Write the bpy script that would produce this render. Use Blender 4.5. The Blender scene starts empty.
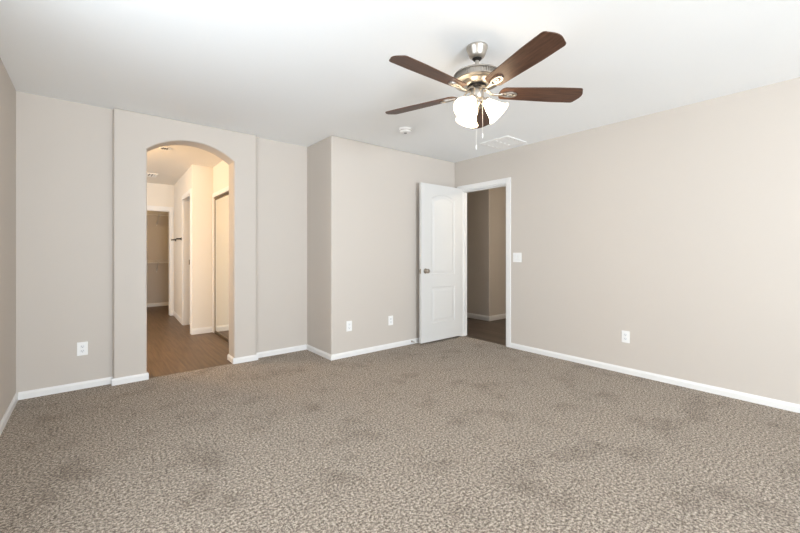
import bpy, bmesh, math, random
from mathutils import Vector, Matrix
random.seed(7)
SC = bpy.context.scene
COL = SC.collection
R = math.radians
PI = math.pi

# ------------------------------------------------------------------ camera
cam_d = bpy.data.cameras.new('camera')
cam = bpy.data.objects.new('camera', cam_d); COL.objects.link(cam)
cam.location = (0, 0, 1.175)
cam.rotation_euler = (R(90), 0, R(-39.373))
cam_d.sensor_width = 36
cam_d.lens = 375.68 / 800 * 36
cam_d.shift_y = -13.85 / 800
cam_d.clip_start = 0.02
SC.camera = cam

# ------------------------------------------------------------------ world, lights, exposure
SC.view_settings.view_transform = 'Standard'
SC.view_settings.look = 'None'
SC.view_settings.exposure = 0.10
SC.view_settings.gamma = 1.0
SC.view_settings.use_curve_mapping = False
SC.cycles.use_denoising = True
SC.cycles.max_bounces = 14
SC.cycles.diffuse_bounces = 8
w = bpy.data.worlds.new('daylight'); SC.world = w; w.use_nodes = True
w.node_tree.nodes['Background'].inputs[0].default_value = (0.80, 0.90, 1.0, 1)
w.node_tree.nodes['Background'].inputs[1].default_value = 1.0

def area_light(name, loc, rot, sx, sy, power, color):
    d = bpy.data.lights.new(name, 'AREA'); d.shape = 'RECTANGLE'
    d.size = sx; d.size_y = sy; d.energy = power; d.color = color
    o = bpy.data.objects.new(name, d); COL.objects.link(o)
    o.location = loc; o.rotation_euler = rot
    return o
def point_light(name, loc, power, color, radius):
    d = bpy.data.lights.new(name, 'POINT'); d.energy = power; d.color = color; d.shadow_soft_size = radius
    o = bpy.data.objects.new(name, d); COL.objects.link(o); o.location = loc
    return o
# light through the rear window (faces +Y) and the left window (faces +X)
DAY = (0.86, 0.935, 1.0)
# added uplight at rear window, added fill beyond it, sky light through left window
area_light('rear_window_uplight', (0.75, -3.40, 0.95), (R(90 + 22), 0, 0), 1.7, 0.9, 242, DAY)  # added light, aimed up to brighten the ceiling
area_light('rear_low_fill', (0.6, -9.0, 0.0), (R(90 + 12), 0, 0), 5.0, 1.4, 210, DAY)  # unseen low source added to even out the far walls and ceiling
area_light('left_window_daylight', (-0.50, 1.40, 1.30), (R(90 + 10), 0, R(-90)), 1.4, 1.1, 33, DAY)
# bathroom: warm vanity lamps near the arch, added fill, daylight from its far window
point_light('vanity_lamp', (-0.05, 5.15, 2.22), 40, (1.0, 0.60, 0.21), 0.10)
area_light('bathroom_wall_end_fill', (-1.1, 5.75, 1.45), (R(90), 0, R(-90)), 1.3, 1.0, 22, (1.0, 0.98, 0.95))  # added to brighten the cream wall end and mirrored doors
area_light('far_bathroom_window_daylight', (-1.1, 7.45, 1.5), (R(90), 0, R(-90)), 0.7, 0.9, 9, (0.80, 0.90, 1.0))
point_light('closet_fill', (0.4, 8.95, 2.25), 10, (1.0, 0.66, 0.28), 0.08)  # unseen source added to warm and brighten the closet
point_light('corridor_fill', (4.75, 2.1, 2.2), 26, (1.0, 0.85, 0.66), 0.10)  # low fill added for the corridor walls, no fixture there

# ------------------------------------------------------------------ materials
def new_mat(name):
    m = bpy.data.materials.new(name); m.use_nodes = True
    return m, m.node_tree.nodes, m.node_tree.links, m.node_tree.nodes['Principled BSDF']
def plain(name, col, rough=0.5, metal=0.0, spec=0.5, bump=0.0, bscale=60, var=0.0):
    m, n, l, b = new_mat(name)
    b.inputs['Base Color'].default_value = (*col, 1)
    b.inputs['Roughness'].default_value = rough
    b.inputs['Metallic'].default_value = metal
    b.inputs['Specular IOR Level'].default_value = spec
    tc = n.new('ShaderNodeTexCoord')
    nz = n.new('ShaderNodeTexNoise'); nz.inputs['Scale'].default_value = bscale; nz.inputs['Detail'].default_value = 3
    l.new(tc.outputs['Object'], nz.inputs['Vector'])
    if bump:
        bp = n.new('ShaderNodeBump'); bp.inputs['Strength'].default_value = bump; bp.inputs['Distance'].default_value = 0.002
        l.new(nz.outputs['Fac'], bp.inputs['Height']); l.new(bp.outputs['Normal'], b.inputs['Normal'])
    if var:
        mx = n.new('ShaderNodeMix'); mx.data_type = 'RGBA'
        mx.inputs[6].default_value = (*[c * (1 - var) for c in col], 1)
        mx.inputs[7].default_value = (*[min(1, c * (1 + var)) for c in col], 1)
        l.new(nz.outputs['Fac'], mx.inputs[0]); l.new(mx.outputs[2], b.inputs['Base Color'])
    return m
M = {}
M['wall'] = plain('greige_wall_paint', (0.58, 0.533, 0.484), 0.75, spec=0.25, bump=0.12, bscale=90)
M['hallwall'] = plain('corridor_wall_paint', (0.60, 0.555, 0.505), 0.75, spec=0.25, bump=0.12, bscale=90)
M['bathwall'] = plain('cream_wall_paint', (0.78, 0.74, 0.675), 0.65, spec=0.3, bump=0.1, bscale=90)
M['ceiling'] = plain('white_ceiling_paint', (0.885, 0.905, 0.915), 0.85, spec=0.2, bump=0.15, bscale=120)
M['trim'] = plain('white_trim_paint', (0.80, 0.795, 0.785), 0.38)
M['door'] = plain('white_door_paint', (0.70, 0.695, 0.68), 0.40)
M['plastic'] = plain('white_plastic', (0.86, 0.86, 0.85), 0.32)
M['plastic2'] = plain('cool_white_plastic', (0.80, 0.81, 0.82), 0.35)
M['slot'] = plain('dark_slot', (0.05, 0.048, 0.045), 0.6)
M['grey'] = plain('grey_plastic', (0.30, 0.29, 0.28), 0.5)
M['midgrey'] = plain('mid_grey_plastic', (0.46, 0.45, 0.43), 0.6)
M['nickel'] = plain('brushed_nickel', (0.52, 0.485, 0.44), 0.36, metal=1.0, bump=0.05, bscale=400)
M['satin'] = plain('satin_nickel_knob', (0.42, 0.37, 0.31), 0.30, metal=1.0)
M['dark'] = plain('dark_metal', (0.035, 0.032, 0.03), 0.4, metal=0.6)
M['bronze'] = plain('bronze_frame', (0.20, 0.15, 0.10), 0.4, metal=0.7)
M['wire'] = plain('white_wire_coating', (0.72, 0.70, 0.66), 0.45)
M['rubber'] = plain('white_rubber', (0.75, 0.74, 0.72), 0.6)
M['mirror'] = plain('mirror_glass', (0.91, 0.92, 0.87), 0.015, metal=1.0)
M['chain'] = plain('chain_metal', (0.85, 0.82, 0.78), 0.3, metal=0.6)

def carpet():
    m, n, l, b = new_mat('grey_brown_carpet')
    b.inputs['Roughness'].default_value = 0.95
    b.inputs['Specular IOR Level'].default_value = 0.1
    b.inputs['Sheen Weight'].default_value = 0.15
    tc = n.new('ShaderNodeTexCoord')
    n1 = n.new('ShaderNodeTexNoise'); n1.inputs['Scale'].default_value = 76; n1.inputs['Detail'].default_value = 5; n1.inputs['Roughness'].default_value = 0.95
    n2 = n.new('ShaderNodeTexNoise'); n2.inputs['Scale'].default_value = 3.2; n2.inputs['Detail'].default_value = 6; n2.inputs['Roughness'].default_value = 0.65
    n3 = n.new('ShaderNodeTexVoronoi'); n3.inputs['Scale'].default_value = 130
    for q in (n1, n2, n3): l.new(tc.outputs['Object'], q.inputs['Vector'])
    r1 = n.new('ShaderNodeValToRGB')
    e = r1.color_ramp.elements
    e[0].position = 0.43; e[0].color = (0.083, 0.061, 0.044, 1)
    e[1].position = 0.572; e[1].color = (0.69, 0.595, 0.49, 1)
    x = e.new(0.5); x.color = (0.28, 0.225, 0.176, 1)
    l.new(n1.outputs['Fac'], r1.inputs['Fac'])
    r2 = n.new('ShaderNodeValToRGB')
    e = r2.color_ramp.elements
    e[0].position = 0.33; e[0].color = (0.73, 0.71, 0.69, 1)
    e[1].position = 0.48; e[1].color = (1, 1, 1, 1)
    l.new(n2.outputs['Fac'], r2.inputs['Fac'])
    mx = n.new('ShaderNodeMix'); mx.data_type = 'RGBA'; mx.blend_type = 'MULTIPLY'; mx.inputs[0].default_value = 1
    l.new(r1.outputs['Color'], mx.inputs[6]); l.new(r2.outputs['Color'], mx.inputs[7])
    l.new(mx.outputs[2], b.inputs['Base Color'])
    ad = n.new('ShaderNodeMath'); ad.operation = 'ADD'
    l.new(n1.outputs['Fac'], ad.inputs[0]); l.new(n3.outputs['Distance'], ad.inputs[1])
    bp = n.new('ShaderNodeBump'); bp.inputs['Strength'].default_value = 0.8; bp.inputs['Distance'].default_value = 0.006
    l.new(ad.outputs[0], bp.inputs['Height']); l.new(bp.outputs['Normal'], b.inputs['Normal'])
    return m
M['carpet'] = carpet()

def planks(name, c1, c2, c3, along='Y'):
    m, n, l, b = new_mat(name)
    b.inputs['Roughness'].default_value = 0.42
    b.inputs['Specular IOR Level'].default_value = 0.4
    tc = n.new('ShaderNodeTexCoord')
    mp = n.new('ShaderNodeMapping')
    if along == 'Y': mp.inputs['Rotation'].default_value = (0, 0, R(90))
    l.new(tc.outputs['Object'], mp.inputs['Vector'])
    br = n.new('ShaderNodeTexBrick')
    br.inputs['Scale'].default_value = 1; br.inputs['Brick Width'].default_value = 1.2; br.inputs['Row Height'].default_value = 0.15
    br.inputs['Mortar Size'].default_value = 0.0012; br.offset = 0.37
    br.inputs['Color1'].default_value = (*c1, 1); br.inputs['Color2'].default_value = (*c2, 1); br.inputs['Mortar'].default_value = (*c3, 1)
    l.new(mp.outputs[0], br.inputs['Vector'])
    mp2 = n.new('ShaderNodeMapping'); mp2.inputs['Scale'].default_value = (1.5, 26, 1)
    l.new(mp.outputs[0], mp2.inputs['Vector'])
    nz = n.new('ShaderNodeTexNoise'); nz.inputs['Scale'].default_value = 1.6; nz.inputs['Detail'].default_value = 6
    l.new(mp2.outputs[0], nz.inputs['Vector'])
    rp = n.new('ShaderNodeValToRGB'); e = rp.color_ramp.elements
    e[0].position = 0.3; e[0].color = (0.62, 0.60, 0.58, 1); e[1].position = 0.7; e[1].color = (1.2, 1.2, 1.2, 1)
    l.new(nz.outputs['Fac'], rp.inputs['Fac'])
    mx = n.new('ShaderNodeMix'); mx.data_type = 'RGBA'; mx.blend_type = 'MULTIPLY'; mx.inputs[0].default_value = 1
    l.new(br.outputs['Color'], mx.inputs[6]); l.new(rp.outputs['Color'], mx.inputs[7]); l.new(mx.outputs[2], b.inputs['Base Color'])
    return m
M['wood'] = planks('brown_plank_floor', (0.155, 0.096, 0.052), (0.130, 0.082, 0.046), (0.07, 0.044, 0.026))
M['wooddark'] = planks('dark_plank_floor', (0.155, 0.118, 0.092), (0.105, 0.080, 0.063), (0.04, 0.03, 0.024))

def walnut():
    m, n, l, b = new_mat('walnut_blade_veneer')
    b.inputs['Roughness'].default_value = 0.42
    b.inputs['Specular IOR Level'].default_value = 0.3
    tc = n.new('ShaderNodeTexCoord')
    mp = n.new('ShaderNodeMapping'); mp.inputs['Scale'].default_value = (3, 34, 10)
    l.new(tc.outputs['Object'], mp.inputs['Vector'])
    nz = n.new('ShaderNodeTexNoise'); nz.inputs['Scale'].default_value = 2; nz.inputs['Detail'].default_value = 8; nz.inputs['Roughness'].default_value = 0.7
    l.new(mp.outputs[0], nz.inputs['Vector'])
    rp = n.new('ShaderNodeValToRGB'); e = rp.color_ramp.elements
    e[0].position = 0.3; e[0].color = (0.043, 0.020, 0.012, 1)
    e[1].position = 0.72; e[1].color = (0.125, 0.060, 0.036, 1)
    l.new(nz.outputs['Fac'], rp.inputs['Fac']); l.new(rp.outputs['Color'], b.inputs['Base Color'])
    return m
M['walnut'] = walnut()

def frosted():
    m, n, l, b = new_mat('lit_frosted_glass')
    b.inputs['Base Color'].default_value = (0.95, 0.90, 0.82, 1)
    b.inputs['Roughness'].default_value = 0.35
    nz = n.new('ShaderNodeTexNoise'); nz.inputs['Scale'].default_value = 25
    tc = n.new('ShaderNodeTexCoord'); l.new(tc.outputs['Object'], nz.inputs['Vector'])
    mx = n.new('ShaderNodeMix'); mx.data_type = 'RGBA'
    mx.inputs[6].default_value = (1.0, 0.76, 0.48, 1); mx.inputs[7].default_value = (1.0, 0.80, 0.54, 1)
    l.new(nz.outputs['Fac'], mx.inputs[0]); l.new(mx.outputs[2], b.inputs['Emission Color'])
    b.inputs['Emission Strength'].default_value = 8.0
    return m
M['shade'] = frosted()

# ------------------------------------------------------------------ helpers
def box(bm, x0, x1, y0, y1, z0, z1, bev=0.0, mtx=None):
    r = bmesh.ops.create_cube(bm, size=1)
    vs = r['verts']
    for v in vs:
        v.co = Vector((x0 + (v.co.x + .5) * (x1 - x0), y0 + (v.co.y + .5) * (y1 - y0), z0 + (v.co.z + .5) * (z1 - z0)))
    if bev:
        es = list({e for v in vs for e in v.link_edges})
        rr = bmesh.ops.bevel(bm, geom=es, offset=bev, segments=2, affect='EDGES', profile=0.5)
        vs = rr['verts']
    if mtx is not None:
        vset = set()
        for v in vs:
            vset.add(v)
            for f in v.link_faces: vset.update(f.verts)
        bmesh.ops.transform(bm, matrix=mtx, verts=list(vset))
def prism(bm, pts, axis, a0, a1):
    """polygon pts (2D) extruded along axis from a0 to a1. axis 'z': pts are (x,y); 'y': (x,z); 'x': (y,z)"""
    def mk(p, a):
        return {'z': (p[0], p[1], a), 'y': (p[0], a, p[1]), 'x': (a, p[0], p[1])}[axis]
    v0 = [bm.verts.new(mk(p, a0)) for p in pts]; v1 = [bm.verts.new(mk(p, a1)) for p in pts]
    f = [bm.faces.new(v0), bm.faces.new(list(reversed(v1)))]
    k = len(pts)
    for i in range(k): f.append(bm.faces.new((v0[i], v1[i], v1[(i + 1) % k], v0[(i + 1) % k])))
    bmesh.ops.recalc_face_normals(bm, faces=f)
    return v0 + v1
def lathe(bm, prof, seg=40, mtx=None, cap0=False, cap1=False):
    rings = []; vs = []
    for r, z in prof:
        ring = []
        for i in range(seg):
            a = 2 * PI * i / seg
            ring.append(bm.verts.new((r * math.cos(a), r * math.sin(a), z)))
        rings.append(ring); vs += ring
    fs = []
    for q in range(len(rings) - 1):
        for i in range(seg):
            fs.append(bm.faces.new((rings[q][i], rings[q][(i + 1) % seg], rings[q + 1][(i + 1) % seg], rings[q + 1][i])))
    if cap0: fs.append(bm.faces.new(list(reversed(rings[0]))))
    if cap1: fs.append(bm.faces.new(rings[-1]))
    bmesh.ops.recalc_face_normals(bm, faces=fs)
    if mtx is not None: bmesh.ops.transform(bm, matrix=mtx, verts=vs)
def tube(bm, pts, rad, seg=8, caps=True):
    pts = [Vector(p) for p in pts]
    rings = []
    for i, p in enumerate(pts):
        t = (pts[min(i + 1, len(pts) - 1)] - pts[max(i - 1, 0)]).normalized()
        up = Vector((0, 0, 1)) if abs(t.z) < 0.95 else Vector((1, 0, 0))
        s = t.cross(up).normalized(); u = s.cross(t)
        rr = rad[i] if isinstance(rad, (list, tuple)) else rad
        rings.append([bm.verts.new(p + (s * math.cos(2 * PI * k / seg) + u * math.sin(2 * PI * k / seg)) * rr) for k in range(seg)])
    fs = []
    for q in range(len(rings) - 1):
        for k in range(seg):
            fs.append(bm.faces.new((rings[q][k], rings[q][(k + 1) % seg], rings[q + 1][(k + 1) % seg], rings[q + 1][k])))
    if caps: fs += [bm.faces.new(list(reversed(rings[0]))), bm.faces.new(rings[-1])]
    bmesh.ops.recalc_face_normals(bm, faces=fs)
def obj(name, bm, m, parent=None, smooth=False, loc=None):
    me = bpy.data.meshes.new(name); bm.to_mesh(me); bm.free()
    me.materials.append(m)
    if smooth:
        for p in me.polygons: p.use_smooth = True
        me.set_sharp_from_angle(angle=R(35))
    o = bpy.data.objects.new(name, me); COL.objects.link(o)
    if parent is not None: o.parent = parent
    if loc is not None: o.location = loc
    return o
def tag(o, label, cat=None, group=None, kind=None):
    o['label'] = label
    if cat: o['category'] = cat
    if group: o['group'] = group
    if kind: o['kind'] = kind
    return o
def struct(name, bm, m, label, cat, smooth=False):
    return tag(obj(name, bm, m, smooth=smooth), label, cat, kind='structure')
def empty(name, loc=(0, 0, 0), rz=0, mtx=None):
    o = bpy.data.objects.new(name, None); COL.objects.link(o); o.empty_display_size = 0.05
    o.location = loc; o.rotation_euler = (0, 0, rz)
    return o
B = bmesh.new

# ------------------------------------------------------------------ the room shell
H = 2.463; HB = 2.44
XL, XR = -0.466, 4.017
YA, YP, YC, YB = 4.253, 4.181, 3.65, 4.40
XC = 2.0275; P0, P1 = 0.1485, 1.3988
AX0, AX1 = 0.396, 1.165
YR = -3.40
DY0, DY1, DZ = 2.785, 3.545, 2.05     # bedroom doorway in the right wall
XS, YS = 5.286, 4.017                 # corner of the corridor beyond

bm = B(); prism(bm, [(XL, YR), (XR + .03, YR), (XR + .03, YC), (XC, YC), (XC, YA), (P1, YA), (AX1, 4.205), (AX0, 4.205), (P0, YA), (XL, YA)], 'z', -0.06, 0.0)
struct('floor', bm, M['carpet'], 'grey-brown speckled cut-pile carpet covering the bedroom floor', 'carpet')
bm = B(); box(bm, -1.3, 2.5, 4.206, 9.8, -0.07, -0.006)
struct('floor_bathroom', bm, M['wood'], 'brown wood plank floor beyond the arch', 'floor')
bm = B(); box(bm, XR + .031, 7.0, 1.2, 8.0, -0.07, -0.006)
struct('floor_corridor', bm, M['wooddark'], 'dark brown plank floor beyond the white door', 'floor')
bm = B(); box(bm, XL - .12, XR + .113, YR - .12, YB, H, H + .1)
struct('ceiling', bm, M['ceiling'], 'flat off-white bedroom ceiling', 'ceiling')
bm = B(); box(bm, -1.3, 2.5, YB, 9.8, HB, HB + .1)
struct('ceiling_bathroom', bm, M['bathwall'], 'warm-lit cream ceiling beyond the arch', 'ceiling')
bm = B(); box(bm, XR + .113, 7.0, 1.2, 8.0, HB, HB + .1)
struct('ceiling_corridor', bm, M['ceiling'], 'dim ceiling of the corridor beyond the door', 'ceiling')

# left wall with a window beside the camera
bm = B()
WY0, WY1, WZ0, WZ1 = 0.60, 2.20, 0.60, 2.20
box(bm, XL - .12, XL, WY1, YB, -.06, H); box(bm, XL - .12, XL, YR - .12, WY0, -.06, H)
box(bm, XL - .12, XL, WY0, WY1, -.06, WZ0); box(bm, XL - .12, XL, WY0, WY1, WZ1, H)
struct('wall_left', bm, M['wall'], 'shaded greige wall at the left edge of the room', 'wall')
# rear wall with a wide window
bm = B()
RX0, RX1, RZ0, RZ1 = -0.05, 3.55, 0.50, 2.28
box(bm, XL, RX0, YR - .12, YR, -.06, H); box(bm, RX1, XR, YR - .12, YR, -.06, H)
box(bm, RX0, RX1, YR - .12, YR, -.06, RZ0); box(bm, RX0, RX1, YR - .12, YR, RZ1, H)
struct('wall_rear', bm, M['wall'], 'greige wall with a wide window behind the viewer', 'wall')
# back wall
bm = B(); box(bm, XL, P0, YA, YB, -.06, H)
struct('wall_back_left', bm, M['wall'], 'greige wall section left of the arched pilaster', 'wall')
bm = B(); box(bm, P1, XC, YA, YB, -.06, H)
struct('wall_back_recess', bm, M['wall'], 'greige recessed wall between the arch and the projecting corner', 'wall')
SPR, APX = 2.138, 2.276
cx = (AX0 + AX1) / 2; hw = (AX1 - AX0) / 2; sg = APX - SPR
rad = (hw * hw + sg * sg) / (2 * sg); cz = APX - rad; th = math.asin(hw / rad)
arc = [(cx - rad * math.sin(th * (1 - 2 * k / 32)), cz + rad * math.cos(th * (1 - 2 * k / 32))) for k in range(33)]
bm = B(); prism(bm, [(P0, -.06), (AX0, -.06)] + arc + [(AX1, -.06), (P1, -.06), (P1, H), (P0, H)], 'y', YP, YB)
o = struct('wall_back_arch', bm, M['wall'], 'greige raised wall panel with the arched opening', 'wall')
bv = o.modifiers.new('bullnose', 'BEVEL'); bv.width = 0.016; bv.segments = 4; bv.limit_method = 'ANGLE'; bv.angle_limit = R(60)
bm = B(); box(bm, XC, XR, YC, YB, -.06, H)
o = struct('wall_back_right', bm, M['wall'], 'greige projecting wall behind the open white door', 'wall')
bv = o.modifiers.new('bullnose', 'BEVEL'); bv.width = 0.016; bv.segments = 4; bv.limit_method = 'ANGLE'; bv.angle_limit = R(60)
# right wall, doorway at its far end
bm = B()
box(bm, XR, XR + .113, YR - .12, DY0, -.06, H); box(bm, XR, XR + .113, DY1, 8.0, -.06, H); box(bm, XR, XR + .113, DY0, DY1, DZ, H)
struct('wall_right', bm, M['wall'], 'long light greige wall on the right with the doorway', 'wall')

# corridor beyond the bedroom door
bm = B(); prism(bm, [(XS, YS), (7.0, YS), (7.0, 8.0), (XS, 8.0)], 'z', -.06, HB)
o = struct('wall_corridor', bm, M['hallwall'], 'greige outside corner of the corridor seen through the doorway', 'wall')
bv = o.modifiers.new('bullnose', 'BEVEL'); bv.width = 0.016; bv.segments = 4; bv.limit_method = 'ANGLE'; bv.angle_limit = R(60)
bm = B(); box(bm, XR + .113, 7.0, 1.1, 1.2, -.06, HB); box(bm, 7.0, 7.1, 1.1, YS, -.06, HB); box(bm, XR + .113, XS, 8.0, 8.1, -.06, HB)
struct('wall_corridor_end', bm, M['hallwall'], 'far end walls of the corridor', 'wall')

# bathroom passage beyond the arch
HX0, HX1, HY1 = 1.115, 1.195, 8.16     # side wall, slightly out of true
MX = 1.390                              # plane of the mirrored doors' wall
TD0, TD1, TZ = 6.17, 6.94, 2.04         # toilet doorway
def hx(y): return HX0 + (HX1 - HX0) * (y - 6.06) / (HY1 - 6.06)
bm = B(); prism(bm, [(HX0, 6.06), (2.0, 6.06), (2.0, 6.17), (hx(TD0), TD0)], 'z', -.06, HB)
o = struct('wall_bathroom_nib', bm, M['bathwall'], 'cream wall end between the mirrored doors and the side doorway', 'wall')
bm = B(); prism(bm, [(hx(TD1), TD1), (hx(TD1) + .12, TD1), (HX1 + .12, HY1), (HX1, HY1)], 'z', -.06, HB)
prism(bm, [(hx(TD0), TD0), (hx(TD0) + .12, TD0), (hx(TD1) + .12, TD1), (hx(TD1), TD1)], 'z', TZ, HB)
struct('wall_bathroom_side', bm, M['bathwall'], 'cream side wall carrying the dark towel bar', 'wall')
bm = B(); box(bm, MX, 2.0, YB, 6.06, 1.985, HB); box(bm, MX + .06, 2.0, YB, 6.06, -.06, 1.985); box(bm, MX, MX + .06, 5.985, 6.06, -.06, 1.985); box(bm, MX, MX + .06, YB, 4.46, -.06, 1.985)
struct('wall_bathroom_right', bm, M['bathwall'], 'cream wall around and above the mirrored sliding doors', 'wall')
CX1, CZ = 1.140, 1.955                   # closet doorway in the far wall
bm = B(); box(bm, -1.3, 0.30, HY1, HY1 + .12, -.06, HB); box(bm, CX1, 2.5, HY1, HY1 + .12, -.06, HB); box(bm, 0.30, CX1, HY1, HY1 + .12, CZ, HB)
struct('wall_bathroom_far', bm, M['bathwall'], 'cream far wall with the closet doorway', 'wall')
bm = B(); box(bm, -1.3, -1.18, YB, HY1, -.06, HB)
struct('wall_bathroom_left', bm, M['bathwall'], 'cream left wall of the bathroom', 'wall')
bm = B(); box(bm, -1.3, 2.5, 9.75, 9.85, -.06, HB); box(bm, 2.4, 2.5, 6.17, 9.75, -.06, HB); box(bm, -1.3, -1.2, HY1 + .12, 9.75, -.06, HB)
struct('wall_closet', bm, M['wall'], 'tan back wall of the walk-in closet', 'wall')

# ------------------------------------------------------------------ baseboards and casings
BH, BT = 0.060, 0.013
def base_profile(bm, p, q, nrm, h=BH, t=BT, z0=0.0):
    """a board from p to q (xy), thickness towards nrm"""
    p, q, n = Vector(p), Vector(q), Vector(nrm)
    prof = [(0, z0), (t, z0), (t, h * .68), (t * .75, h * .80), (t * .45, h * .90), (t * .35, h), (0, h)]
    a = [bm.verts.new((p.x + n.x * d, p.y + n.y * d, z)) for d, z in prof]
    b = [bm.verts.new((q.x + n.x * d, q.y + n.y * d, z)) for d, z in prof]
    k = len(prof); f = [bm.faces.new(a), bm.faces.new(list(reversed(b)))]
    for i in range(k): f.append(bm.faces.new((a[i], b[i], b[(i + 1) % k], a[(i + 1) % k])))
    bmesh.ops.recalc_face_normals(bm, faces=f)
def baseboard(name, segs, label, h=BH):
    bm = B()
    for s in segs: base_profile(bm, *s, h=h)
    return struct(name, bm, M['trim'], label, 'baseboard')
t = BT
baseboard('baseboard_left', [((XL, YR), (XL, YA), (1, 0))], 'white baseboard along the shaded left wall')
baseboard('baseboard_back_left', [((XL + t, YA), (P0, YA), (0, -1))], 'white baseboard under the outlet left of the arch')
baseboard('baseboard_arch_left', [((P0 - t, YP), (AX0 + t, YP), (0, -1)), ((P0, YP), (P0, YA - t), (-1, 0)), ((AX0, YP), (AX0, YB), (1, 0))], 'white baseboard wrapping the left foot of the arch')
baseboard('baseboard_arch_right', [((AX1 - t, YP), (P1 + t, YP), (0, -1)), ((P1, YP), (P1, YA - t), (1, 0)), ((AX1, YP), (AX1, YB), (-1, 0))], 'white baseboard wrapping the right foot of the arch')
baseboard('baseboard_recess', [((P1 + t, YA), (XC - t, YA), (0, -1))], 'white baseboard in the recess right of the arch')
baseboard('baseboard_return', [((XC, YA), (XC, YC - t), (-1, 0))], 'short white baseboard on the side of the projecting wall')
baseboard('baseboard_back_right', [((XC, YC), (XR, YC), (0, -1))], 'white baseboard under two outlets behind the open door')
baseboard('baseboard_right', [((XR, YR), (XR, DY0 - .062), (-1, 0))], 'long white baseboard along the right wall')
baseboard('baseboard_corridor', [((XS - t, YS), (7.0, YS), (0, -1)), ((XS, YS), (XS, 8.0), (-1, 0))], 'white baseboard around the corridor corner', h=0.085)
baseboard('baseboard_nib', [((HX0 - t, 6.06), (MX, 6.06), (0, -1)), ((HX0, 6.06), (HX0, 6.11), (-1, 0))], 'white baseboard at the foot of the cream wall end', h=0.085)
baseboard('baseboard_bathroom_side', [((hx(TD1 + .06), TD1 + .06), (HX1, HY1), (-1, 0))], 'white baseboard below the towel bar wall', h=0.085)
baseboard('baseboard_closet', [((-1.2, 9.75), (2.4, 9.75), (0, -1))], 'white baseboard at the back of the closet', h=0.075)
baseboard('baseboard_bathroom_far', [((-1.18, HY1), (0.24, HY1), (0, -1))], 'white baseboard left of the closet doorway', h=0.085)

# bedroom door casing: two legs and a head, stepped profile, and the jamb lining
def casing_x(bm, x, nx, y0, y1, ztop, wd=0.058, th=0.016, z0=0.0):
    for (a, b) in ((y0 - wd, y0), (y1, y1 + wd)):
        box(bm, min(x, x + nx * th), max(x, x + nx * th), a, b, z0, ztop + wd, 0.004)
    box(bm, min(x, x + nx * th), max(x, x + nx * th), y0, y1, ztop, ztop + wd, 0.004)
bm = B(); casing_x(bm, XR, -1, DY0, DY1, DZ, wd=.060)
casing_x(bm, XR + .113, 1, DY0, DY1, DZ)
struct('trim_1', bm, M['trim'], 'white casing around the bedroom doorway', 'door casing')
bm = B()
box(bm, XR - .001, XR + .114, DY0 - .001, DY0 + .016, 0, DZ); box(bm, XR - .001, XR + .114, DY1 - .016, DY1 + .001, 0, DZ); box(bm, XR - .001, XR + .114, DY0 + .016, DY1 - .016, DZ - .016, DZ + .001)
box(bm, XR + .042, XR + .075, DY0 + .016, DY0 + .028, 0, DZ - .016); box(bm, XR + .042, XR + .075, DY1 - .028, DY1 - .016, 0, DZ - .016); box(bm, XR + .042, XR + .075, DY0 + .028, DY1 - .028, DZ - .028, DZ - .016)
struct('trim_2', bm, M['trim'], 'white jamb lining inside the bedroom doorway', 'door jamb')
# closet doorway casing on the bathroom far wall
bm = B()
box(bm, CX1, CX1 + .050, HY1 - .016, HY1, 0, CZ + .075, .004); box(bm, 0.30 - .06, CX1, HY1 - .016, HY1, CZ, CZ + .075, .004); box(bm, .24, .30, HY1 - .016, HY1, 0, CZ, .004)
box(bm, CX1 - .015, CX1, HY1, HY1 + .12, 0, CZ); box(bm, .30, .315, HY1, HY1 + .12, 0, CZ); box(bm, .315, CX1 - .015, HY1, HY1 + .12, CZ - .015, CZ)
struct('trim_3', bm, M['trim'], 'white casing around the closet doorway', 'door casing')
# toilet doorway casing and jamb
bm = B()
for (a, b, z0, z1) in ((TD0 - .06, TD0, 0, TZ + .06), (TD1, TD1 + .06, 0, TZ + .06), (TD0, TD1, TZ, TZ + .06)):
    prism(bm, [(hx(a) - .014, a), (hx(a), a), (hx(b), b), (hx(b) - .014, b)], 'z', z0, z1)
box(bm, hx(TD1) - .002, hx(TD1) + .125, TD1 - .016, TD1, 0, TZ); box(bm, hx(TD0), hx(TD0) + .125, TD0, TD0 + .016, 0, TZ); box(bm, hx(TD0) + .005, hx(TD0) + .13, TD0 + .016, TD1 - .016, TZ - .016, TZ)
jt = struct('trim_4', bm, M['trim'], 'cream white casing and jamb of the side doorway past the wall end', 'door casing')
bm = B(); box(bm, hx(TD1) + .075, hx(TD1) + .105, TD1 - .019, TD1 - .016, 0.98, 1.06)
obj('strike_plate', bm, M['satin'], jt)
# casing around the mirrored doors
bm = B()
box(bm, MX - .014, MX, 5.985, 6.044, 0, 2.045, .004); box(bm, MX - .014, MX, 4.45, 5.985, 1.985, 2.045, .004)
struct('trim_5', bm, M['trim'], 'cream white casing around the mirrored closet doors', 'door casing')

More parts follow.
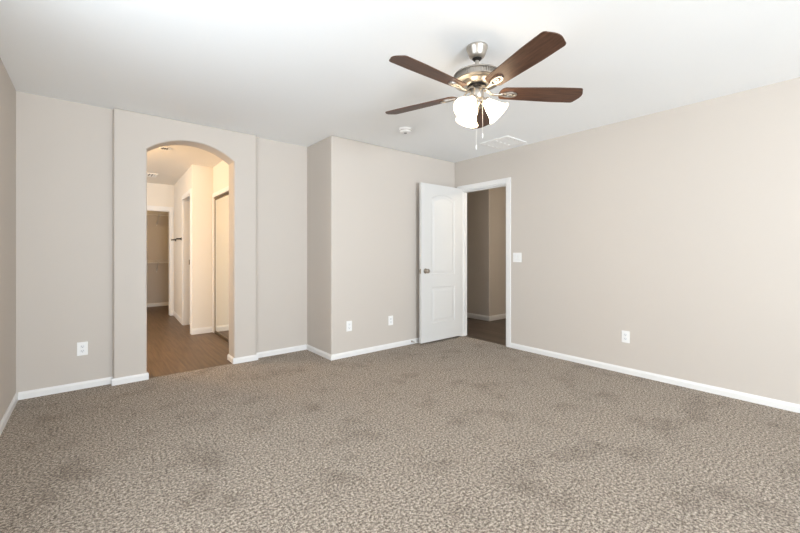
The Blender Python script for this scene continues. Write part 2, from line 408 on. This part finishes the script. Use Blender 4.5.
# windows behind the viewer: white frames in the two openings
def window(name, x0, x1, y0, y1, z0, z1, label, horizontal):
    bm = B(); f = .05
    if horizontal:
        ym = (y0 + y1) / 2
        box(bm, x0, x0 + f, y0, y1, z0, z1); box(bm, x1 - f, x1, y0, y1, z0, z1)
        box(bm, x0 + f, x1 - f, y0, y1, z0, z0 + f); box(bm, x0 + f, x1 - f, y0, y1, z1 - f, z1)
    else:
        box(bm, x0, x1, y0, y0 + f, z0, z1); box(bm, x0, x1, y1 - f, y1, z0, z1)
        box(bm, x0, x1, y0 + f, y1 - f, z0, z0 + f); box(bm, x0, x1, y0 + f, y1 - f, z1 - f, z1)
    struct(name, bm, M['trim'], label, 'window')
window('window_1', RX0, RX1, YR - .11, YR - .05, RZ0, RZ1, 'wide white window frame behind the viewer', True)
window('window_2', XL - .11, XL - .05, WY0, WY1, WZ0, WZ1, 'white window frame on the left wall behind the viewer', False)

# ------------------------------------------------------------------ the open bedroom door
DW, DH, DT = 0.780, 2.045, 0.035
def arch_panel(x0, x1, z0, zs, za, n=14):
    c = (x0 + x1) / 2; h = (x1 - x0) / 2
    pts = [(x0, z0), (x1, z0), (x1, zs)]
    for k in range(1, n):
        u = 1 - 2 * k / n
        pts.append((c + h * u, zs + (za - zs) * (1 - u * u)))
    pts.append((x0, zs))
    return pts
def rect(x0, x1, z0, z1): return [(x0, z0), (x1, z0), (x1, z1), (x0, z1)]
# local door frame: hinge edge at x=0, leading edge at x=-DW, front face towards -y
door = empty('door_1', (XR - .005, 3.512, 0.022))
tag(door, 'open white two-panel interior door with arched top panel', 'door', kind='structure')
PX0, PX1 = -.600, -.155
def top(i): return arch_panel(PX0 + i, PX1 - i, .860 + i, 1.868 - i, 1.920 - i)
def bot(i): return rect(PX0 + i, PX1 - i, .230 + i, .700 - i)
slab = B()
def face_panels(bm, ysurf, sgn):
    """stile-and-rail face with moulded, raised panels; sgn points out of the door"""
    def loop(pts, dep): return [bm.verts.new((x, ysurf - sgn * dep, z)) for x, z in pts]
    outer = loop(rect(-DW, 0, 0, DH), 0)
    edges = []; holes = []
    for prof in (top, bot):
        rings = [loop(prof(i), dep) for i, dep in ((0, 0), (.006, .0075), (.018, .0090), (.026, .0090), (.052, .0022), (.056, .0018))]
        holes.append(rings)
    for lp in [outer] + [h[0] for h in holes]:
        for k in range(len(lp)): edges.append(bm.edges.new((lp[k], lp[(k + 1) % len(lp)])))
    fs = [g for g in bmesh.ops.triangle_fill(bm, use_beauty=True, edges=edges)['geom'] if isinstance(g, bmesh.types.BMFace)]
    for rings in holes:
        for a, b in zip(rings, rings[1:]):
            for k in range(len(a)): fs.append(bm.faces.new((a[k], a[(k + 1) % len(a)], b[(k + 1) % len(a)], b[k])))
        fs.append(bm.faces.new(rings[-1]))
    for f in fs:
        f.normal_update()
        if f.normal.y * sgn < 0: f.normal_flip()
    return outer
o1 = face_panels(slab, 0, -1); o2 = face_panels(slab, DT, 1)
for k in range(4): slab.faces.new((o1[k], o1[(k + 1) % 4], o2[(k + 1) % 4], o2[k]))
bmesh.ops.recalc_face_normals(slab, faces=slab.faces[:])
obj('door_slab', slab, M['door'], door)
def knob(bm, sgn):
    # rosette, neck, round knob; axis along y
    mtx = Matrix.Translation((-.710, 0 if sgn < 0 else DT, .918)) @ Matrix.Rotation(R(90) if sgn < 0 else R(-90), 4, 'X')
    lathe(bm, [(.0, .0), (.031, .0), (.033, .003), (.030, .008), (.016, .012), (.0115, .018), (.0115, .030), (.017, .034), (.026, .041), (.0285, .050), (.026, .058), (.018, .064), (.008, .0665), (.0, .067)], 28, mtx)
for s in (-1, 1):
    bm = B(); knob(bm, s); obj('door_knob', bm, M['satin'], door, smooth=True)
bm = B(); box(bm, -DW - .0015, -DW + .001, .006, DT - .006, .885, .945); box(bm, -DW - .010, -DW, .011, DT - .011, .903, .927)
obj('latch_plate', bm, M['satin'], door)
for z in (.18, 1.02, 1.83):
    bm = B(); lathe(bm, [(.0, 0), (.006, 0), (.006, .09), (0, .09)], 12, Matrix.Translation((.004, DT + .003, z)))
    box(bm, -.001, .0012, .004, DT, z, z + .09)
    obj('hinge', bm, M['satin'], door)

# mirrored sliding doors beyond the arch
def mirror_door(name, x, y0, y1, label):
    r = empty(name, (x, (y0 + y1) / 2, 0)); tag(r, label, 'mirrored door', kind='structure')
    hwd = (y1 - y0) / 2; f = .013
    bm = B(); box(bm, -.004, .014, -hwd + f, hwd - f, .02 + f, 1.955 - f); obj('mirror_panel', bm, M['mirror'], r)
    bm = B(); box(bm, -.006, .018, -hwd, -hwd + f, .02, 1.955); box(bm, -.006, .018, hwd - f, hwd, .02, 1.955)
    box(bm, -.010, .018, -hwd + f, hwd - f, .02, .02 + f); box(bm, -.010, .018, -hwd + f, hwd - f, 1.955 - f, 1.955); obj('door_frame', bm, M['bronze'], r)
mirror_door('door_2', MX + .012, 5.20, 5.983, 'mirrored sliding closet door beside the cream wall end')
mirror_door('door_3', MX + .042, 4.47, 5.225, 'mirrored sliding closet door nearest the arch')
bm = B(); box(bm, MX + .0, MX + .058, 4.47, 5.983, 0, .014); box(bm, MX + .0, MX + .058, 4.47, 5.983, 1.966, 1.984)
struct('trim_6', bm, M['bronze'], 'dark metal tracks above and below the mirrored doors', 'door track')

# ------------------------------------------------------------------ ceiling fan
FX, FY = 1.8675, 1.5145
fan = empty('ceiling_fan', (FX, FY, H))
tag(fan, 'five-blade walnut ceiling fan with brushed nickel motor and three lit glass shades', 'ceiling fan')
def fz(z): return z - H - (0.010 if z < 2.37 else 0.0)     # the motor hangs a little below the canopy
def lprof(pr): return [(r, fz(z)) for r, z in pr]
bm = B(); lathe(bm, lprof([(0, 2.463), (.066, 2.463), (.0665, 2.455), (.064, 2.446), (.061, 2.443), (.054, 2.418), (.047, 2.402), (.036, 2.392), (.022, 2.389), (0.013, 2.389)]), 40)
canopy = obj('canopy', bm, M['nickel'], fan, smooth=True)
bm = B(); lathe(bm, lprof([(0, 2.3895), (.030, 2.3895), (.024, 2.381), (.013, 2.377), (0, 2.377)]), 24)
obj('canopy_cap', bm, M['dark'], fan, smooth=True)
bm = B(); lathe(bm, lprof([(0, 2.40), (.0125, 2.40), (.0125, 2.325), (.022, 2.322), (.022, 2.305), (0, 2.305)]), 20)
obj('downrod', bm, M['nickel'], fan, smooth=True)
bm = B(); lathe(bm, lprof([(0, 2.308), (.06, 2.308), (.115, 2.304), (.142, 2.299), (.146, 2.294), (.146, 2.289), (.139, 2.287), (.132, 2.2865), (.132, 2.2595), (.139, 2.259), (.147, 2.257), (.148, 2.252), (.144, 2.248), (.118, 2.247), (.098, 2.249), (.094, 2.246), (.090, 2.243), (.076, 2.234), (.063, 2.2285), (0, 2.2285)]), 64)
housing = obj('motor_housing', bm, M['nickel'], fan, smooth=True)
bm = B()
for k in range(56):
    a = 2 * PI * k / 56
    box(bm, .1315, .141, -.0028, .0028, fz(2.2590), fz(2.2872), mtx=Matrix.Rotation(a, 4, 'Z'))
obj('vent_band', bm, M['nickel'], housing)
bm = B(); lathe(bm, lprof([(0, 2.2285), (.056, 2.2285), (.060, 2.226), (.060, 2.216), (.054, 2.2125), (0, 2.2125)]), 32)
obj('flywheel', bm, M['dark'], fan, smooth=True)
bm = B(); lathe(bm, lprof([(0, 2.2125), (.039, 2.2125), (.041, 2.209), (.041, 2.156), (.038, 2.150), (.028, 2.146), (.022, 2.142), (.0, 2.142)]), 36)
obj('switch_cup', bm, M['nickel'], fan, smooth=True)
bm = B(); lathe(bm, lprof([(0, 2.142), (.020, 2.142), (.024, 2.136), (.024, 2.120), (.018, 2.112), (.012, 2.108), (.010, 2.102), (.006, 2.098), (0, 2.097)]), 28)
fitter = obj('light_fitter', bm, M['nickel'], fan, smooth=True)
ZB = 2.188
def blade_mesh():
    bm = B(); pts = []
    r0, r1 = .140, .677
    def hwid(r): return .056 + (.073 - .056) * min(1, max(0, (r - r0) / .36))
    n = 10
    side = [(r0 + .030 + (r1 - .045 - r0 - .030) * k / n) for k in range(n + 1)]
    for r in side: pts.append((r, -hwid(r)))
    rc = .022; e = r1 - .020
    for k in range(1, 6):                                   # tip corner
        a = -PI / 2 + PI / 2 * k / 6; pts.append((e - rc + rc * math.cos(a) , -.073 + rc + rc * math.sin(a)))
    for k in range(1, 8):                                   # bowed tip
        u = -1 + 2 * k / 8; pts.append((e + .020 * (1 - u * u), u * (.073 - rc)))
    for k in range(1, 6):
        a = PI / 2 * k / 6; pts.append((e - rc + rc * math.cos(a), .073 - rc + rc * math.sin(a)))
    for r in reversed(side): pts.append((r, hwid(r)))
    for k in range(1, 12):                                  # round root
        a = PI / 2 + PI * k / 12; pts.append((r0 + .030 + .030 * math.cos(a), .056 * math.sin(a)))
    prism(bm, pts, 'z', -.003, .003)
    return bm
def ellipse_ring(bm, cx_, a, b, ai, bi, z0, z1, n=32, point=0.0):
    o0 = []; o1 = []; i0 = []; i1 = []
    for k in range(n):
        t_ = 2 * PI * k / n; c, s = math.cos(t_), math.sin(t_)
        tap = 1.0 - point * (0.5 - 0.5 * c)
        for L, aa, bb, z in ((o0, a, b, z0), (o1, a, b, z1), (i0, ai, bi, z0), (i1, ai, bi, z1)):
            L.append(bm.verts.new((cx_ + aa * c, bb * s * tap, z)))
    f = []
    for k in range(n):
        j = (k + 1) % n
        f += [bm.faces.new((o0[k], o0[j], o1[j], o1[k])), bm.faces.new((i0[k], i1[k], i1[j], i0[j])), bm.faces.new((o1[k], o1[j], i1[j], i1[k])), bm.faces.new((o0[k], i0[k], i0[j], o0[j]))]
    bmesh.ops.recalc_face_normals(bm, faces=f)
def iron_mesh():
    bm = B()
    # swan-necked arm from the flywheel to the plate, flat bar section
    path = [(.040, .021), (.062, .020), (.078, .008), (.090, -.006), (.105, -.0105), (.130, -.0105), (.160, -.0095)]
    wds = [.013, .013, .011, .009, .008, .009, .012]
    prev = None; f = []
    for (x, z), wd in zip(path, wds):
        ring = [bm.verts.new((x, -wd, z - .004)), bm.verts.new((x, wd, z - .004)), bm.verts.new((x, wd * .7, z + .004)), bm.verts.new((x, -wd * .7, z + .004))]
        if prev:
            for k in range(4): f.append(bm.faces.new((prev[k], ring[k], ring[(k + 1) % 4], prev[(k + 1) % 4])))
        else: f.append(bm.faces.new(list(reversed(ring))))
        prev = ring
    f.append(bm.faces.new(prev)); bmesh.ops.recalc_face_normals(bm, faces=f)
    ellipse_ring(bm, .198, .056, .030, .040, .018, -.0125, -.0032, point=.35)
    ellipse_ring(bm, .200, .026, .0105, .010, .004, -.0105, -.0032)
    return bm
blade_me = None
angs = [-35.5 - 72 * k for k in range(5)]
first = []
for k, a in enumerate(angs):
    mt = Matrix.Translation((0, 0, fz(ZB))) @ Matrix.Rotation(R(a), 4, 'Z') @ Matrix.Rotation(R(-12), 4, 'X')
    if k == 0:
        b0 = obj('blade', blade_mesh(), M['walnut'], fan)
        bi = b0.modifiers.new('edge', 'BEVEL'); bi.width = .0015; bi.segments = 2; bi.limit_method = 'ANGLE'
        i0 = obj('blade_iron', iron_mesh(), M['nickel'], fan)
        i0.modifiers.new('edge', 'BEVEL').width = .001
        s0 = []
        for (x, y) in ((.160, 0), (.222, .0), (.240, 0)):
            bm = B(); lathe(bm, [(0, -.0145), (.003, -.0142), (.0045, -.0125), (.0045, -.010)], 12, Matrix.Translation((x, y, 0)))
            s0.append(obj('screw', bm, M['nickel'], i0))
        bs, is_ = b0, i0
    else:
        bs = b0.copy(); COL.objects.link(bs); is_ = i0.copy(); COL.objects.link(is_)
        for s_ in s0:
            s1 = s_.copy(); COL.objects.link(s1); s1.parent = is_
        bs.parent = fan; is_.parent = fan
    bs.matrix_local = mt; is_.matrix_local = mt
# three lit bell shades on short arms
for k, az in enumerate((-12, 108, 228)):
    a = R(az - 39.37)
    tilt = 44
    mt = Matrix.Rotation(a, 4, 'Z') @ Matrix.Translation((.045, 0, fz(2.138))) @ Matrix.Rotation(R(180 - tilt), 4, 'Y')
    bm = B()
    pr = [(.024, .010), (.026, .018), (.030, .030), (.036, .045), (.043, .062), (.049, .080), (.055, .096), (.062, .110), (.071, .121), (.077, .127)]
    inner = [(r - .003, z) for r, z in reversed(pr)]
    lathe(bm, pr + [(.0765, .1285), (.0745, .128)] + inner, 36, mt)
    sh = obj('lamp_shade', bm, M['shade'], fan, smooth=True)
    bm = B(); lathe(bm, [(0, -.020), (.010, -.020), (.012, -.004), (.022, .0), (.028, .004), (.028, .016), (.0255, .018), (.0, .018)], 28, mt)
    tube(bm, [mt @ Vector((0, 0, -.018)), Vector((.026 * math.cos(a), .026 * math.sin(a), fz(2.140))), Vector((.012 * math.cos(a), .012 * math.sin(a), fz(2.130)))], .008, 10)
    obj('shade_holder', bm, M['nickel'], fan, smooth=True)
# pull chains: fine chain with a bob
for (dx, dy, z0, z1, pos) in ((.011, -.035, 2.152, 1.925, 0), (-.031, -.019, 2.152, 1.850, 1)):
    bm = B(); tube(bm, [(dx, dy, fz(z0)), (dx, dy, fz(z1))], .0008, 6)
    for q in range(int((z0 - z1) / .006)):
        bmesh.ops.create_icosphere(bm, subdivisions=1, radius=.0012, matrix=Matrix.Translation((dx, dy, fz(z1 + q * .006))))
    ch = obj('pull_chain', bm, M['chain'], fan)
    bm = B(); lathe(bm, [(0, .0), (.002, 0), (.003, -.006), (.0034, -.020), (.0022, -.028), (0, -.030)], 14, Matrix.Translation((dx, dy, fz(z1))))
    obj('chain_bob', bm, M['plastic'], ch, smooth=True)

# ------------------------------------------------------------------ ceiling fittings
sd = empty('smoke_detector', (2.524, 2.985, H)); tag(sd, 'round white smoke detector on the ceiling left of the fan lights', 'smoke detector')
bm = B(); lathe(bm, [(0, 0), (.066, 0), (.066, -.010), (.062, -.014), (.060, -.030), (.054, -.040), (.040, -.044), (.0, -.044)], 40)
obj('detector_body', bm, M['plastic'], sd, smooth=True)
bm = B(); lathe(bm, [(.0, -.0455), (.014, -.0455), (.017, -.0445), (.017, -.043), (0, -.043)], 28); obj('sensor_grille', bm, M['slot'], sd, smooth=True)
bm = B(); lathe(bm, [(.0602, -.018), (.0625, -.0185), (.0622, -.025), (.0600, -.0255)], 40); obj('vent_slot', bm, M['midgrey'], sd)

def ceiling_vent(name, cx_, cy_, sx, sy, z, label, frame=.028, banks=2, n=4, dark=False):
    r = empty(name, (cx_, cy_, z)); tag(r, label, 'air vent')
    bm = B(); hx_, hy_ = sx / 2, sy / 2
    for q in ((-hx_, -hx_ + frame, -hy_, hy_), (hx_ - frame, hx_, -hy_, hy_), (-hx_ + frame, hx_ - frame, -hy_, -hy_ + frame), (-hx_ + frame, hx_ - frame, hy_ - frame, hy_)):
        box(bm, q[0], q[1], q[2], q[3], -.011, 0, .003)
    obj('vent_frame', bm, M['plastic'], r)
    bm = B(); box(bm, -hx_ + frame, hx_ - frame, -hy_ + frame, hy_ - frame, -.0035, -.001); obj('vent_back', bm, M['slot' if dark else 'grey'], r)
    iy0, iy1 = -hy_ + frame, hy_ - frame; wd = (iy1 - iy0) / banks
    for b_ in range(1, banks):
        bm = B(); box(bm, -hx_ + frame, hx_ - frame, iy0 + b_ * wd - .008, iy0 + b_ * wd + .008, -.012, -.0035); obj('vent_rib', bm, M['plastic'], r)
    for b_ in range(banks):
        y0 = iy0 + b_ * wd + (.008 if b_ else 0); y1 = iy0 + (b_ + 1) * wd - (.008 if b_ < banks - 1 else 0)
        for k in range(n):
            x = -hx_ + frame + (sx - 2 * frame) * (k + .5) / n
            bm = B(); hw_ = (sx - 2 * frame) / n * .30
            box(bm, -hw_, hw_, y0, y1, -.001, .001, mtx=Matrix.Translation((x, 0, -.0085)) @ Matrix.Rotation(R(14), 4, 'Y'))
            obj('vent_slat', bm, M['plastic'], r)
    return r
ceiling_vent('ceiling_vent', 3.72, 2.63, .38, .38, H, 'square white air vent on the ceiling near the door')
ceiling_vent('exhaust_vent', 0.695, 7.28, .26, .32, HB, 'small exhaust vent on the bathroom ceiling inside the arch', banks=1, n=5, dark=True)
hl = empty('recessed_light', (0.685, 5.30, HB)); tag(hl, 'small ceiling fixture with bright slits just inside the arch top', 'ceiling fixture')
bm = B(); lathe(bm, [(.062, 0), (.068, -.004), (.060, -.012), (.048, -.012), (.044, -.002), (.044, 0)], 32); obj('fixture_ring', bm, M['plastic'], hl, smooth=True)
bm = B(); lathe(bm, [(0, -.003), (.044, -.003), (.044, -.001), (0, -.001)], 28); obj('fixture_lens', bm, M['plastic'], hl)
for x in (-.022, 0, .022):
    bm = B(); box(bm, x - .004, x + .004, -.043, .043, -.013, -.004); obj('fixture_louver', bm, M['bronze'], hl)

# ------------------------------------------------------------------ wall plates
def plate_tree(kind, loc, rz, label, cat, group):
    """built facing -y in local space"""
    r = empty(kind, loc, rz); tag(r, label, cat, group)
    wd = .072 if kind == 'electrical_outlet' else .118
    bm = B(); box(bm, -wd / 2, wd / 2, -.006, 0, -.058, .058, .003); obj('cover_plate', bm, M['plastic'], r)
    if kind == 'electrical_outlet':
        for s in (-1, 1):
            bm = B()
            pts = [(.0165 * math.cos(q) * (1 if abs(math.cos(q)) < .9 else 1), s * .0195 + max(-.0135, min(.0135, .0165 * math.sin(q)))) for q in [2 * PI * k / 28 for k in range(28)]]
            prism(bm, pts, 'y', -.0080, -.0058)
            rc = obj('receptacle', bm, M['plastic2'], r)
            bm = B(); z = s * .0195
            box(bm, -.0075, -.0055, -.0084, -.0078, z - .001, z + .007); box(bm, .0055, .0075, -.0084, -.0078, z, z + .006)
            lathe(bm, [(0, 0), (.0024, 0), (.0024, .0006), (0, .0006)], 10, Matrix.Translation((0, -.0078, z - .0070)) @ Matrix.Rotation(R(90), 4, 'X'))
            obj('slots', bm, M['slot'], rc)
        bm = B(); lathe(bm, [(0, 0), (.003, 0), (.002, .001), (0, .0012)], 12, Matrix.Translation((0, -.006, 0)) @ Matrix.Rotation(R(90), 4, 'X')); obj('screw', bm, M['plastic2'], r)
    else:
        for x in (-.023, .023):
            bm = B(); box(bm, x - .0165, x + .0165, -.0075, -.0055, -.033, .033, .0015); rk = obj('switch_frame', bm, M['plastic2'], r)
            bm = B(); prism(bm, [(-.0070, -.030), (-.0085, -.030), (-.0125, .030), (-.0070, .030)], 'x', x - .0145, x + .0145); obj('rocker', bm, M['plastic'], rk)
    return r
GO = 'white duplex outlets low on the walls'
plate_tree('electrical_outlet', (-.062, YA, .345), 0, 'white duplex outlet on the wall left of the arch', 'outlet', GO)
plate_tree('electrical_outlet', (2.250, YC, .345), 0, 'white outlet near the projecting corner, left of the pair behind the door', 'outlet', GO)
plate_tree('electrical_outlet', (2.845, YC, .340), 0, 'white outlet nearest the open white door', 'outlet', GO)
plate_tree('electrical_outlet', (XR, 1.433, .357), R(-90), 'white duplex outlet low on the long right wall', 'outlet', GO)
plate_tree('light_switch', (XR, 2.636, 1.117), R(-90), 'white double rocker light switch beside the bedroom doorway', 'light switch', None)

# spring door stop on the baseboard behind the door
ds = empty('door_stop', (3.18, YC - BT, .035)); tag(ds, 'small metal spring door stop on the baseboard at the open door edge', 'door stop')
bm = B(); lathe(bm, [(0, 0), (.012, 0), (.012, .004), (.006, .008)], 18, Matrix.Rotation(R(90), 4, 'X'))
pts = [(.0055 * math.cos(k * .9), -.006 - .0011 * k * .9, .0055 * math.sin(k * .9)) for k in range(60)]
tube(bm, pts, .0012, 5)
obj('spring', bm, M['satin'], ds)
bm = B(); lathe(bm, [(.0, .062), (.008, .062), (.0085, .072), (.006, .078), (0, .079)], 16, Matrix.Rotation(R(90), 4, 'X')); obj('rubber_tip', bm, M['rubber'], ds, smooth=True)

# ------------------------------------------------------------------ bathroom and closet fittings
tb = empty('towel_bar', (hx(7.5), 7.5, 1.405)); tag(tb, 'dark metal towel bar on the cream side wall past the arch', 'towel bar')
bm = B(); tube(bm, [(hx(7.13) - hx(7.5) - .065, -.37, 0), (hx(7.87) - hx(7.5) - .065, .37, 0)], .008, 12); obj('bar', bm, M['dark'], tb, smooth=True)
for y in (-.35, .35):
    x0 = hx(7.5 + y) - hx(7.5)
    bm = B(); lathe(bm, [(0, 0), (.026, 0), (.026, .006), (.012, .014), (.010, .055), (.013, .060), (.013, .074), (0, .076)], 20, Matrix.Translation((x0, y, 0)) @ Matrix.Rotation(R(-90), 4, 'Y')); obj('post', bm, M['dark'], tb, smooth=True)

def wire_shelf(z, label):
    r = empty('wire_shelf', (0.6, 9.75, z)); tag(r, label, 'closet shelf', 'wire shelves in the closet')
    L = 1.79
    bm = B()
    for y, zz in ((-.008, 0), (-.12, -.004), (-.24, -.004), (-.345, 0), (-.350, -.030)):
        tube(bm, [(-L, y, zz), (L, y, zz)], .0032, 6)
    for k in range(int(2 * L / .03)):
        x = -L + .015 + k * .03
        tube(bm, [(x, -.008, .004), (x, -.345, .004), (x, -.350, -.030)], .0016, 4)
    obj('wire_deck', bm, M['wire'], r)
    bm = B(); tube(bm, [(-L, -.31, -.055), (L, -.31, -.055)], .011, 10); obj('hanging_rod', bm, M['wire'], r)
    for x in (-1.2, -.32, .50, 1.3):
        bm = B(); tube(bm, [(x, -.345, -.030), (x, -.012, -.24)], .006, 8); tube(bm, [(x, -.31, -.055), (x, -.31, -.010)], .004, 6); box(bm, x - .01, x + .01, -.004, 0, -.27, -.20)
        obj('brace', bm, M['wire'], r)
wire_shelf(2.03, 'upper white wire shelf across the closet back wall')
wire_shelf(1.015, 'lower white wire shelf across the closet back wall')
